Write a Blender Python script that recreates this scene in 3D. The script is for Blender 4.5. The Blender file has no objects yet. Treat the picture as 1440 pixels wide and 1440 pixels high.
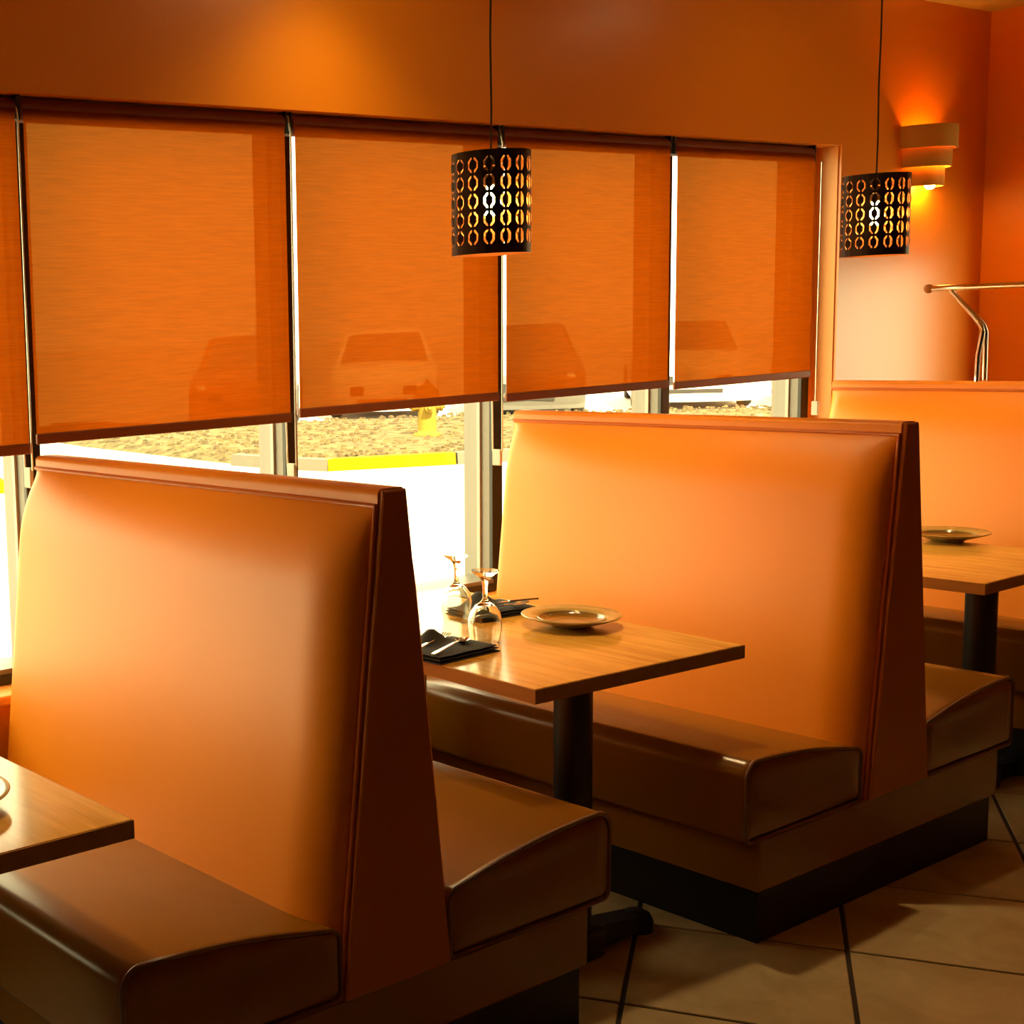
import bpy, bmesh, math, random
from mathutils import Vector, Matrix
random.seed(7)
S = bpy.context.scene
COL = S.collection
PI = math.pi

# ------------------------------------------------------------------ camera
cd = bpy.data.cameras.new('camera')
cam = bpy.data.objects.new('camera', cd)
COL.objects.link(cam)
F_PX, CX, CY = 1974.9, 92.07, 726.97
cd.sensor_fit = 'HORIZONTAL'
cd.sensor_width = 36.0
cd.lens = 36.0 * F_PX / 1440.0
cd.shift_x = (720 - CX) / 1440.0
cd.shift_y = (CY - 720) / 1440.0
cd.clip_start = 0.02
cd.clip_end = 500
yaw, pit, rol = (math.radians(a) for a in (32.0413, -7.4078, -2.3789))
Fv = Vector((math.sin(yaw) * math.cos(pit), math.cos(yaw) * math.cos(pit), math.sin(pit)))
R0 = Vector((math.cos(yaw), -math.sin(yaw), 0))
U0 = R0.cross(Fv)
Rv = R0 * math.cos(rol) + U0 * math.sin(rol)
Uv = -R0 * math.sin(rol) + U0 * math.cos(rol)
M = Matrix((Rv, Uv, -Fv)).transposed().to_4x4()
M.translation = (-2.0180, -3.3422, 1.6458)
cam.matrix_world = M
S.camera = cam

# ------------------------------------------------------------------ sky, sun, exposure
W = bpy.data.worlds.new('sky')
S.world = W
W.use_nodes = True
bg = W.node_tree.nodes['Background']
bg.inputs['Color'].default_value = (1.0, 0.85, 0.47, 1)
bg.inputs['Strength'].default_value = 1.5
sd = bpy.data.lights.new('sun', 'SUN')
sd.energy = 5.0
sd.color = (1.0, 0.86, 0.48)
sd.angle = math.radians(0.6)
sun = bpy.data.objects.new('sun', sd)
sun.rotation_euler = Vector((0.25, 0.62, -0.75)).to_track_quat('-Z', 'Y').to_euler()
COL.objects.link(sun)
vs = S.view_settings
vs.view_transform = 'Standard'
vs.look = 'None'
vs.gamma = 1.0
vs.use_curve_mapping = False
vs.exposure = 2.55
S.cycles.use_denoising = True
S.cycles.max_bounces = 12
S.cycles.diffuse_bounces = 6
S.cycles.transparent_max_bounces = 24
S.cycles.sample_clamp_indirect = 8.0
S.cycles.blur_glossy = 0.5


# ------------------------------------------------------------------ materials
def srgb(r, g, b):
    def f(c):
        c /= 255.0
        return c / 12.92 if c <= 0.04045 else ((c + 0.055) / 1.055) ** 2.4
    return (f(r), f(g), f(b), 1)


def mat(name, col, rough=0.5, metal=0.0, spec=0.5, bump=0.0, bscale=200.0, var=0.0, vscale=3.0, coat=0.0):
    m = bpy.data.materials.new(name)
    m.use_nodes = True
    nt = m.node_tree
    b = nt.nodes['Principled BSDF']
    b.inputs['Base Color'].default_value = (col[0], col[1], col[2], 1)
    b.inputs['Roughness'].default_value = rough
    b.inputs['Metallic'].default_value = metal
    b.inputs['Specular IOR Level'].default_value = spec
    b.inputs['Coat Weight'].default_value = coat
    b.inputs['Coat Roughness'].default_value = 0.1
    if bump or var:
        tc = nt.nodes.new('ShaderNodeTexCoord')
        if var:
            n = nt.nodes.new('ShaderNodeTexNoise')
            n.inputs['Scale'].default_value = vscale
            n.inputs['Detail'].default_value = 5
            nt.links.new(tc.outputs['Object'], n.inputs['Vector'])
            r = nt.nodes.new('ShaderNodeValToRGB')
            r.color_ramp.elements[0].position = 0.3
            r.color_ramp.elements[1].position = 0.7
            r.color_ramp.elements[0].color = (col[0] * (1 - var), col[1] * (1 - var), col[2] * (1 - var), 1)
            r.color_ramp.elements[1].color = (col[0] * (1 + var), col[1] * (1 + var), col[2] * (1 + var), 1)
            nt.links.new(n.outputs['Fac'], r.inputs['Fac'])
            nt.links.new(r.outputs['Color'], b.inputs['Base Color'])
        if bump:
            n2 = nt.nodes.new('ShaderNodeTexNoise')
            n2.inputs['Scale'].default_value = bscale
            n2.inputs['Detail'].default_value = 3
            nt.links.new(tc.outputs['Object'], n2.inputs['Vector'])
            bp = nt.nodes.new('ShaderNodeBump')
            bp.inputs['Strength'].default_value = bump
            bp.inputs['Distance'].default_value = 0.002
            nt.links.new(n2.outputs['Fac'], bp.inputs['Height'])
            nt.links.new(bp.outputs['Normal'], b.inputs['Normal'])
    return m


def emit(name, col, strength):
    m = bpy.data.materials.new(name)
    m.use_nodes = True
    nt = m.node_tree
    nt.nodes.clear()
    e = nt.nodes.new('ShaderNodeEmission')
    e.inputs['Color'].default_value = (*col, 1)
    e.inputs['Strength'].default_value = strength
    o = nt.nodes.new('ShaderNodeOutputMaterial')
    nt.links.new(e.outputs[0], o.inputs[0])
    return m


def pane_mat():
    m = bpy.data.materials.new('window_glass')
    m.use_nodes = True
    nt = m.node_tree
    nt.nodes.clear()
    t = nt.nodes.new('ShaderNodeBsdfTransparent')
    t.inputs['Color'].default_value = (0.95, 0.96, 0.94, 1)
    g = nt.nodes.new('ShaderNodeBsdfGlossy')
    g.inputs['Roughness'].default_value = 0.02
    lw = nt.nodes.new('ShaderNodeLayerWeight')
    pw = nt.nodes.new('ShaderNodeMath')
    pw.operation = 'POWER'
    pw.inputs[1].default_value = 5.0
    nt.links.new(lw.outputs['Facing'], pw.inputs[0])
    fr = nt.nodes.new('ShaderNodeMath')          # Schlick reflectance, the same from both sides
    fr.operation = 'MULTIPLY_ADD'
    fr.inputs[1].default_value = 0.9
    fr.inputs[2].default_value = 0.035
    nt.links.new(pw.outputs[0], fr.inputs[0])
    mx = nt.nodes.new('ShaderNodeMixShader')
    o = nt.nodes.new('ShaderNodeOutputMaterial')
    nt.links.new(fr.outputs[0], mx.inputs[0])
    nt.links.new(t.outputs[0], mx.inputs[1])
    nt.links.new(g.outputs[0], mx.inputs[2])
    nt.links.new(mx.outputs[0], o.inputs[0])
    return m


def screen_mat():
    """woven solar screen: mostly translucent orange cloth, a few percent open weave"""
    m = bpy.data.materials.new('screen_fabric')
    m.use_nodes = True
    nt = m.node_tree
    nt.nodes.clear()
    L = nt.links.new
    tc = nt.nodes.new('ShaderNodeTexCoord')
    mp = nt.nodes.new('ShaderNodeMapping')
    mp.inputs['Scale'].default_value = (10, 10, 260)
    n = nt.nodes.new('ShaderNodeTexNoise')
    n.inputs['Scale'].default_value = 1.0
    n.inputs['Detail'].default_value = 4
    L(tc.outputs['Object'], mp.inputs[0])
    L(mp.outputs[0], n.inputs['Vector'])
    r = nt.nodes.new('ShaderNodeValToRGB')
    r.color_ramp.elements[0].position = 0.3
    r.color_ramp.elements[1].position = 0.75
    r.color_ramp.elements[0].color = (0.215, 0.033, 0.0003, 1)
    r.color_ramp.elements[1].color = (0.275, 0.045, 0.0005, 1)
    L(n.outputs['Fac'], r.inputs['Fac'])
    d = nt.nodes.new('ShaderNodeBsdfDiffuse')
    t = nt.nodes.new('ShaderNodeBsdfTranslucent')
    L(r.outputs[0], d.inputs['Color'])
    L(r.outputs[0], t.inputs['Color'])
    m1 = nt.nodes.new('ShaderNodeMixShader')
    m1.inputs[0].default_value = SCREEN_TRANSLUCENT
    L(d.outputs[0], m1.inputs[1])
    L(t.outputs[0], m1.inputs[2])
    tr = nt.nodes.new('ShaderNodeBsdfTransparent')
    tr.inputs['Color'].default_value = (1.0, 0.55, 0.12, 1)
    m2 = nt.nodes.new('ShaderNodeMixShader')
    m2.inputs[0].default_value = SCREEN_OPEN
    L(m1.outputs[0], m2.inputs[1])
    L(tr.outputs[0], m2.inputs[2])
    o = nt.nodes.new('ShaderNodeOutputMaterial')
    L(m2.outputs[0], o.inputs[0])
    return m


def wood_mat(name, c0, c1, rough, axis='Y', spec=.5):
    m = bpy.data.materials.new(name)
    m.use_nodes = True
    nt = m.node_tree
    L = nt.links.new
    b = nt.nodes['Principled BSDF']
    b.inputs['Roughness'].default_value = rough
    b.inputs['Specular IOR Level'].default_value = spec
    tc = nt.nodes.new('ShaderNodeTexCoord')
    mp = nt.nodes.new('ShaderNodeMapping')
    mp.inputs['Scale'].default_value = (26, 2.2, 26) if axis == 'Y' else (2.2, 26, 26)
    n = nt.nodes.new('ShaderNodeTexNoise')
    n.inputs['Scale'].default_value = 1.0
    n.inputs['Detail'].default_value = 7
    n.inputs['Roughness'].default_value = 0.65
    n.inputs['Distortion'].default_value = 0.6
    L(tc.outputs['Object'], mp.inputs[0])
    L(mp.outputs[0], n.inputs['Vector'])
    r = nt.nodes.new('ShaderNodeValToRGB')
    r.color_ramp.elements[0].position = 0.32
    r.color_ramp.elements[1].position = 0.6
    r.color_ramp.elements[0].color = (*c0, 1)
    r.color_ramp.elements[1].color = (*c1, 1)
    L(n.outputs['Fac'], r.inputs['Fac'])
    L(r.outputs[0], b.inputs['Base Color'])
    return m


def tile_mat():
    m = bpy.data.materials.new('floor_tile')
    m.use_nodes = True
    nt = m.node_tree
    L = nt.links.new
    b = nt.nodes['Principled BSDF']
    b.inputs['Roughness'].default_value = 0.38
    g = nt.nodes.new('ShaderNodeNewGeometry')
    oi = nt.nodes.new('ShaderNodeObjectInfo')
    ad = nt.nodes.new('ShaderNodeVectorMath')
    ad.operation = 'ADD'
    cv = nt.nodes.new('ShaderNodeVectorMath')
    cv.operation = 'SCALE'
    cv.inputs[0].default_value = (13.0, 7.0, 3.0)
    L(oi.outputs['Random'], cv.inputs['Scale'])
    L(g.outputs['Position'], ad.inputs[0])
    L(cv.outputs[0], ad.inputs[1])
    n = nt.nodes.new('ShaderNodeTexNoise')
    n.inputs['Scale'].default_value = 5.0
    n.inputs['Detail'].default_value = 8
    n.inputs['Roughness'].default_value = 0.62
    n.inputs['Distortion'].default_value = 0.8
    L(ad.outputs[0], n.inputs['Vector'])
    r = nt.nodes.new('ShaderNodeValToRGB')
    r.color_ramp.elements[0].position = 0.3
    r.color_ramp.elements[1].position = 0.72
    r.color_ramp.elements[0].color = (0.33, 0.24, 0.12, 1)
    r.color_ramp.elements[1].color = (0.53, 0.41, 0.23, 1)
    L(n.outputs['Fac'], r.inputs['Fac'])
    L(r.outputs[0], b.inputs['Base Color'])
    bp = nt.nodes.new('ShaderNodeBump')
    bp.inputs['Strength'].default_value = 0.12
    bp.inputs['Distance'].default_value = 0.004
    L(n.outputs['Fac'], bp.inputs['Height'])
    L(bp.outputs[0], b.inputs['Normal'])
    return m


def glass_mat():
    m = bpy.data.materials.new('clear_glass')
    m.use_nodes = True
    b = m.node_tree.nodes['Principled BSDF']
    b.inputs['Base Color'].default_value = (0.93, 0.90, 0.80, 1)
    b.inputs['Roughness'].default_value = 0.0
    b.inputs['IOR'].default_value = 1.48
    b.inputs['Transmission Weight'].default_value = 1.0
    return m


SCREEN_TRANSLUCENT = 0.5
SCREEN_OPEN = 0.020
ORANGE = (0.84, 0.25, 0.002)
M_WALL = mat('orange_wall_paint', (0.78, 0.25, 0.006), 0.36, spec=0.8, bump=0.05, bscale=120)
M_CEIL = mat('ceiling_paint', (0.52, 0.34, 0.08), 0.8)
M_SILL = mat('sill_paint', (0.80, 0.33, 0.05), 0.4)
M_VINYL = mat('orange_vinyl', ORANGE, 0.42, spec=0.55, bump=0.06, bscale=420, var=0.04, vscale=2.0)
M_PANEL = mat('shaded_orange_vinyl', (0.45, 0.12, 0.004), 0.45, spec=.35, bump=0.06, bscale=420)  # vinyl darkened: shade of the aisle-facing ends is put into the colour
M_WELT = mat('orange_vinyl_welt', (0.55, 0.13, 0.010), 0.38)
M_BROWN = mat('brown_vinyl', (0.21, 0.076, 0.0012), 0.26, spec=0.45, bump=0.06, bscale=420, var=0.08, vscale=3.0)
M_BWELT = mat('brown_vinyl_welt', (0.15, 0.06, 0.012), 0.30)
M_BLACK = mat('black_laminate', (0.005, 0.0045, 0.004), 0.5, spec=.3)
M_IRON = mat('black_enamel_iron', (0.006, 0.006, 0.006), 0.40)
M_BRONZE = mat('dark_bronze_aluminium', (0.012, 0.010, 0.008), 0.4)
M_SILVER = mat('silver_aluminium', (0.20, 0.19, 0.165), 0.45, 0.2)
M_PANE = pane_mat()
M_SCREEN = screen_mat()
M_HEM = mat('dark_orange_hem', (0.20, 0.045, 0.004), 0.6)
M_ROLL = mat('shaded_rolled_fabric', (0.17, 0.035, 0.002), 0.7)  # darker than the hanging cloth: shadow on the roller is in the colour
M_CHAIN = mat('chain_metal', (0.75, 0.70, 0.60), 0.25, 0.8)
M_WPLASTIC = mat('white_plastic', (0.42, 0.40, 0.33), 0.4)
M_WOOD = wood_mat('oak_laminate', (0.40, 0.185, 0.022), (0.60, 0.32, 0.055), 0.14, spec=.35)
M_EDGE = wood_mat('oak_edge_band', (0.30, 0.13, 0.02), (0.38, 0.17, 0.03), 0.35)
M_TILE = tile_mat()
M_GROUT = mat('dark_grout', (0.03, 0.018, 0.009), 0.9)
M_PLATE = mat('olive_glazed_stoneware', (0.30, 0.21, 0.065), 0.18, coat=0.4)
M_WELL = mat('brown_glaze', (0.15, 0.075, 0.012), 0.15, coat=0.4)
M_GLASS = glass_mat()
M_NAPKIN = mat('black_napkin_cloth', (0.008, 0.007, 0.006), 0.85, bump=0.3, bscale=900)
M_STEEL = mat('polished_steel', (0.42, 0.39, 0.33), 0.16, 1.0)
M_CHROME = mat('chrome', (0.85, 0.80, 0.68), 0.08, 1.0)
M_KNOB = mat('orange_wood_knob', (0.55, 0.24, 0.06), 0.4)
M_SHADEOUT = mat('black_sheet_metal', (0.012, 0.009, 0.008), 0.42)
M_SHADEIN = mat('copper_sheet_metal', (0.30, 0.12, 0.035), 0.45, 0.6)
M_CORD = mat('black_cord', (0.02, 0.010, 0.006), 0.5)
M_SCONCE = mat('painted_ceramic', (0.60, 0.33, 0.06), 0.5)
BULB_COL = (1.0, 0.55, 0.14)
M_BULB = emit('bulb_glow', BULB_COL, 26.0)
M_SBULB = emit('sconce_bulb_glow', (1.0, 0.46, 0.08), 40.0)
M_ASPH = mat('pale_asphalt', (0.45, 0.435, 0.40), 0.9, var=0.08, vscale=0.8)
M_GRAVEL = mat('tan_gravel', (0.080, 0.061, 0.030), 0.95, spec=.1, bump=1.0, bscale=12, var=0.5, vscale=6.0)
M_YELLOW = mat('yellow_kerb_paint', (0.15, 0.098, 0.0005), 0.8, spec=.05, var=0.15, vscale=3)
M_CONC = mat('kerb_concrete', (0.075, 0.068, 0.052), 0.9)
M_HYD = mat('hydrant_yellow_paint', (0.17, 0.12, 0.018), 0.7, spec=.1)


# ------------------------------------------------------------------ mesh helpers
class MB:
    """collects shapes; build() links them as ONE mesh object"""

    def __init__(self):
        self.v, self.f, self.m = [], [], []

    def add(self, vs, fs, mi=0):
        o = len(self.v)
        self.v += [tuple(p) for p in vs]
        self.f += [tuple(i + o for i in f) for f in fs]
        self.m += [mi] * len(fs)
        return self

    def box(self, x0, x1, y0, y1, z0, z1, b=0.0, mi=0):
        if b <= 0:
            vs = [(x, y, z) for x in (x0, x1) for y in (y0, y1) for z in (z0, z1)]
            fs = [(0, 1, 3, 2), (4, 6, 7, 5), (0, 4, 5, 1), (2, 3, 7, 6), (0, 2, 6, 4), (1, 5, 7, 3)]
            return self.add(vs, fs, mi)
        bm = bmesh.new()
        bmesh.ops.create_cube(bm, size=1.0)
        for v in bm.verts:
            v.co = Vector((x0 + (v.co.x + .5) * (x1 - x0), y0 + (v.co.y + .5) * (y1 - y0), z0 + (v.co.z + .5) * (z1 - z0)))
        bmesh.ops.bevel(bm, geom=list(bm.edges), offset=b, segments=2, profile=0.5, affect='EDGES')
        return self.bm(bm, mi)

    def bm(self, bm, mi=0):
        bm.verts.ensure_lookup_table()
        bm.verts.index_update()
        self.add([v.co[:] for v in bm.verts], [[v.index for v in f.verts] for f in bm.faces], mi)
        bm.free()
        return self

    def tube(self, pts, r, n=10, cap=True, mi=0, closed=False):
        pts = [Vector(p) for p in pts]
        rings = []
        up = None
        N = len(pts)
        rr = r if isinstance(r, (list, tuple)) else [r] * N
        for i, p in enumerate(pts):
            a = pts[(i - 1) % N] if (closed or i > 0) else p
            c = pts[(i + 1) % N] if (closed or i < N - 1) else p
            t = (c - a).normalized()
            if up is None:
                up = Vector((0, 0, 1)) if abs(t.z) < .9 else Vector((1, 0, 0))
            s = t.cross(up)
            if s.length < 1e-6:
                s = t.orthogonal()
            s.normalize()
            up = s.cross(t).normalized()
            rings.append([p + (s * math.cos(2 * PI * k / n) + up * math.sin(2 * PI * k / n)) * rr[i] for k in range(n)])
        vs = [q for ring in rings for q in ring]
        fs = []
        for i in range(N if closed else N - 1):
            a, c = i * n, ((i + 1) % N) * n
            for k in range(n):
                k2 = (k + 1) % n
                fs.append((a + k, a + k2, c + k2, c + k))
        if cap and not closed:
            fs.append(tuple(range(n))[::-1])
            fs.append(tuple((N - 1) * n + k for k in range(n)))
        return self.add(vs, fs, mi)

    def lathe(self, prof, n=32, c=(0, 0, 0), closed=False, mi=0):
        """profile of (r, z); poles where r == 0"""
        vs, rings = [], []
        for r, z in prof:
            if r <= 1e-7:
                rings.append([len(vs)])
                vs.append((c[0], c[1], c[2] + z))
            else:
                rings.append(list(range(len(vs), len(vs) + n)))
                vs += [(c[0] + r * math.cos(2 * PI * k / n), c[1] + r * math.sin(2 * PI * k / n), c[2] + z) for k in range(n)]
        fs = []
        K = len(rings)
        for i in range(K if closed else K - 1):
            a, b = rings[i], rings[(i + 1) % K]
            for k in range(n):
                k2 = (k + 1) % n
                if len(a) == 1 and len(b) == 1:
                    break
                if len(a) == 1:
                    fs.append((a[0], b[k2], b[k]))
                elif len(b) == 1:
                    fs.append((a[k], a[k2], b[0]))
                else:
                    fs.append((a[k], a[k2], b[k2], b[k]))
        return self.add(vs, fs, mi)

    def sphere(self, c, r, n=16, sz=1.0, mi=0):
        prof = [(r * math.sin(PI * i / (n // 2)), -r * sz * math.cos(PI * i / (n // 2))) for i in range(n // 2 + 1)]
        prof[0] = (0, prof[0][1])
        prof[-1] = (0, prof[-1][1])
        return self.lathe(prof, n, c, mi=mi)

    def prism(self, poly, a, b, axis='Y', mi=0):
        """poly in the plane across axis: Y -> (x, z); X -> (y, z); Z -> (x, y)"""
        def P(p, t):
            return {'Y': (p[0], t, p[1]), 'X': (t, p[0], p[1]), 'Z': (p[0], p[1], t)}[axis]
        n = len(poly)
        vs = [P(p, a) for p in poly] + [P(p, b) for p in poly]
        fs = [tuple(range(n))[::-1], tuple(range(n, 2 * n))]
        for k in range(n):
            k2 = (k + 1) % n
            fs.append((k, k2, n + k2, n + k))
        return self.add(vs, fs, mi)

    def xf(self, mtx):
        self.v = [tuple(mtx @ Vector(p)) for p in self.v]
        return self

    def build(self, name, mats, parent=None, smooth=False, angle=40):
        me = bpy.data.meshes.new(name)
        me.from_pydata(self.v, [], self.f)
        for m in (mats if isinstance(mats, (list, tuple)) else [mats]):
            me.materials.append(m)
        for p, mi in zip(me.polygons, self.m):
            p.material_index = mi
        bm = bmesh.new()
        bm.from_mesh(me)
        bmesh.ops.recalc_face_normals(bm, faces=bm.faces)
        bm.to_mesh(me)
        bm.free()
        if smooth:
            for p in me.polygons:
                p.use_smooth = True
            me.set_sharp_from_angle(angle=math.radians(angle))
        o = bpy.data.objects.new(name, me)
        COL.objects.link(o)
        if parent is not None:
            o.parent = parent
        return o


def tag(o, label=None, cat=None, group=None, kind=None):
    for k, v in (('label', label), ('category', cat), ('group', group), ('kind', kind)):
        if v:
            o[k] = v
    return o


def empty(name, loc=(0, 0, 0), rz=0.0):
    o = bpy.data.objects.new(name, None)
    o.empty_display_size = 0.1
    o.location = loc
    o.rotation_euler = (0, 0, rz)
    COL.objects.link(o)
    return o


def copy_tree(o, parent=None):
    c = o.copy()
    COL.objects.link(c)
    if parent is not None:
        c.parent = parent
    for ch in list(o.children):
        copy_tree(ch, c)
    return c


def rot(rz, loc=(0, 0, 0)):
    return Matrix.Translation(loc) @ Matrix.Rotation(rz, 4, 'Z')


# ------------------------------------------------------------------ the room
ZS, ZH, ZC = 0.655, 2.296, 2.934       # sill, header, ceiling
XW, XJ = 5.1875, 3.9855                # right wall, right jamb of the window recess
XL, YF = -4.4, -6.4                    # left wall, front wall
WY = 0.26                              # thickness of the window wall
XWL = -2.95                            # left end of the window band

w = MB()
w.box(XL - .2, XW + .2, 0, WY, -.05, ZS - .03)
w.box(XL - .2, XW + .2, 0, WY, ZH, ZC + .1)
w.box(XJ, XW + .2, 0, WY, ZS - .03, ZH)
w.box(XL - .2, XWL, 0, WY, ZS - .03, ZH)
tag(w.build('wall_back', M_WALL), 'orange painted wall above and below the window band', kind='structure')
sill = MB().box(XWL, XJ, -.012, .11, ZS - .03, ZS, .006)
tag(sill.build('trim_1', M_SILL), 'painted window sill running under the glass', kind='structure')

# right wall with a window of its own (outside the frame), left and front walls
RW = (-1.2, -.27, 0.95, 1.85)   # y0,y1,z0,z1
w = MB()
w.box(XW, XW + .2, RW[1], 0, 0, ZC + .1)
w.box(XW, XW + .2, YF, RW[0], 0, ZC + .1)
w.box(XW, XW + .2, RW[0], RW[1], 0, RW[2])
w.box(XW, XW + .2, RW[0], RW[1], RW[3], ZC + .1)
tag(w.build('wall_right', M_WALL), 'orange end wall beside the wall lamp', kind='structure')
M_DARKWALL = mat('low_bounce_brown_wall', (0.05, 0.022, 0.006), 0.6)  # unseen walls, given a dark colour to cut light bouncing onto the booth ends
tag(MB().box(XL - .2, XL, YF, 0, 0, ZC + .1).build('wall_left', M_DARKWALL), 'brown wall behind the camera', kind='structure')
tag(MB().box(XL - .2, XW + .2, YF - .2, YF, 0, ZC + .1).build('wall_front', M_DARKWALL), 'brown wall across the aisle', kind='structure')
tag(MB().box(XL - .2, XW + .2, YF - .2, WY, ZC, ZC + .25).build('ceiling', M_CEIL), 'cream yellow ceiling', kind='structure')

# floor: dark grout bed and diagonal tiles
floor = MB().box(XL, XW, YF, 0, -.06, -.004).build('floor', M_GROUT)
tag(floor, 'diagonal beige tile floor with dark grout', kind='structure')
U = Vector((0.85, 0.527)).normalized()
V = Vector((U.y, -U.x))
PU, PV, OU, OV, G = 0.497, 0.500, -0.05, 0.027, 0.0058


def clip(poly, x0, x1, y0, y1):
    for ax, lim, sgn in ((0, x0, 1), (0, x1, -1), (1, y0, 1), (1, y1, -1)):
        out = []
        for i in range(len(poly)):
            a, b = poly[i], poly[(i + 1) % len(poly)]
            da, db = (a[ax] - lim) * sgn, (b[ax] - lim) * sgn
            if da >= 0:
                out.append(a)
            if (da > 0 > db) or (da < 0 < db):
                t = da / (da - db)
                out.append((a[0] + (b[0] - a[0]) * t, a[1] + (b[1] - a[1]) * t))
        poly = out
        if len(poly) < 3:
            return []
    return poly


def tile_mesh(poly):
    c = Vector((sum(p[0] for p in poly) / len(poly), sum(p[1] for p in poly) / len(poly)))
    n = len(poly)
    top = [((p[0] - c.x) * .992 + c.x, (p[1] - c.y) * .992 + c.y, 0.0) for p in poly]
    mid = [(p[0], p[1], -.0016) for p in poly]
    bot = [(p[0], p[1], -.0042) for p in poly]
    fs = [tuple(range(n))]
    for k in range(n):
        k2 = (k + 1) % n
        fs += [(k, n + k, n + k2, k2), (n + k, 2 * n + k, 2 * n + k2, n + k2)]
    return MB().add(top + mid + bot, fs)


full = None
far = MB()
hu, hv = PU / 2 - G, PV / 2 - G
base = [U * a * hu + V * b * hv for a, b in ((-1, -1), (1, -1), (1, 1), (-1, 1))]
base = [(p.x, p.y) for p in base]
for i in range(-24, 24):
    for j in range(-24, 34):
        c = U * (OU + (i + .5) * PU) + V * (OV + (j + .5) * PV)
        poly = [(p[0] + c.x, p[1] + c.y) for p in base]
        q = clip(poly, XL, XW, YF, 0)
        if not q:
            continue
        whole = all(XL < p[0] < XW and YF < p[1] < 0 for p in poly)
        if -.6 < c.x < XW + .4 and -3.3 < c.y < .4:
            if whole:
                if full is None:
                    full = tile_mesh(base).build('tile', M_TILE, floor)
                    o = full
                else:
                    o = bpy.data.objects.new('tile', full.data)
                    COL.objects.link(o)
                    o.parent = floor
                o.location = (c.x, c.y, random.uniform(-.0004, .0004))
            else:
                tile_mesh(q).build('tile', M_TILE, floor)
        else:
            tm = tile_mesh(q)
            far.add(tm.v, tm.f)
tag(far.build('outlying_tiles', M_TILE, floor), kind='stuff')

# windows: five in view, three more along the same wall to the left
MX = [0.010 + .974 * k for k in range(-3, 5)]      # left faces of the mullions' black fronts
MX = [MX[0] + .0] + MX[1:]


def window(n, xa, xb):
    """bay between the mullion starting at xa and the one starting at xb (its right mullion included)"""
    r = empty('window_%d' % n, (xa, .1, ZS))
    tag(r, 'aluminium framed window bay', kind='structure')

    def L(x0, x1, y0, y1, z0, z1):
        return (x0 - xa, x1 - xa, y0 - .1, y1 - .1, z0 - ZS, z1 - ZS)
    MB().box(*L(xb, xb + .052, .10, .118, ZS, ZH), .003).build('mullion_front', M_BRONZE, r)
    MB().box(*L(xb + .002, xb + .050, .118, .155, ZS, ZH)).box(*L(xb + .002, xb + .050, .168, .235, ZS, ZH)).build('mullion_body', M_SILVER, r)
    MB().box(*L(xb - .006, xb + .058, .155, .168, ZS, ZH)).build('glazing_bead', M_WPLASTIC, r)
    MB().box(*L(xa + .05, xb + .002, .10, .23, ZS, ZS + .045)).build('bottom_rail', M_SILVER, r)
    MB().box(*L(xa + .05, xb + .002, .094, .10, ZS, ZS + .03)).build('rail_trim', M_BRONZE, r)
    MB().box(*L(xa + .05, xb + .002, .10, .23, ZH - .038, ZH)).build('head_rail', M_BRONZE, r)
    MB().box(*L(xa + .052, xb, .159, .164, ZS + .045, ZH - .038)).build('pane', M_PANE, r)


for k in range(7):
    window(k + 1, MX[k], MX[k + 1])
MB_ = MB().box(MX[0] - .02, MX[0] + .052, .10, .235, ZS, ZH)
tag(MB_.build('trim_2', M_SILVER), 'aluminium end post of the window band', kind='structure')
MB_ = MB().box(XJ - .006, XJ, .012, .10, ZS, ZH - .002).box(XJ - .028, XJ, .10, .24, ZS, ZH)
tag(MB_.build('trim_3', M_SILL), 'painted trim on the right reveal of the window recess', kind='structure')
r = empty('window_8', (XW + .1, -.735, RW[2]))
tag(r, 'window in the end wall', kind='structure')
fr = MB()
for y in (RW[0], RW[1]):
    fr.box(-.03, .03, y + .735 - .025, y + .735 + .025, 0, RW[3] - RW[2])
fr.box(-.03, .03, RW[0] + .735, RW[1] + .735, 0, .04)
fr.box(-.03, .03, RW[0] + .735, RW[1] + .735, RW[3] - RW[2] - .04, RW[3] - RW[2])
fr.build('frame', M_SILVER, r)
MB().box(-.003, .003, RW[0] + .735, RW[1] + .735, .04, RW[3] - RW[2] - .04).build('pane', M_PANE, r)

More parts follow.
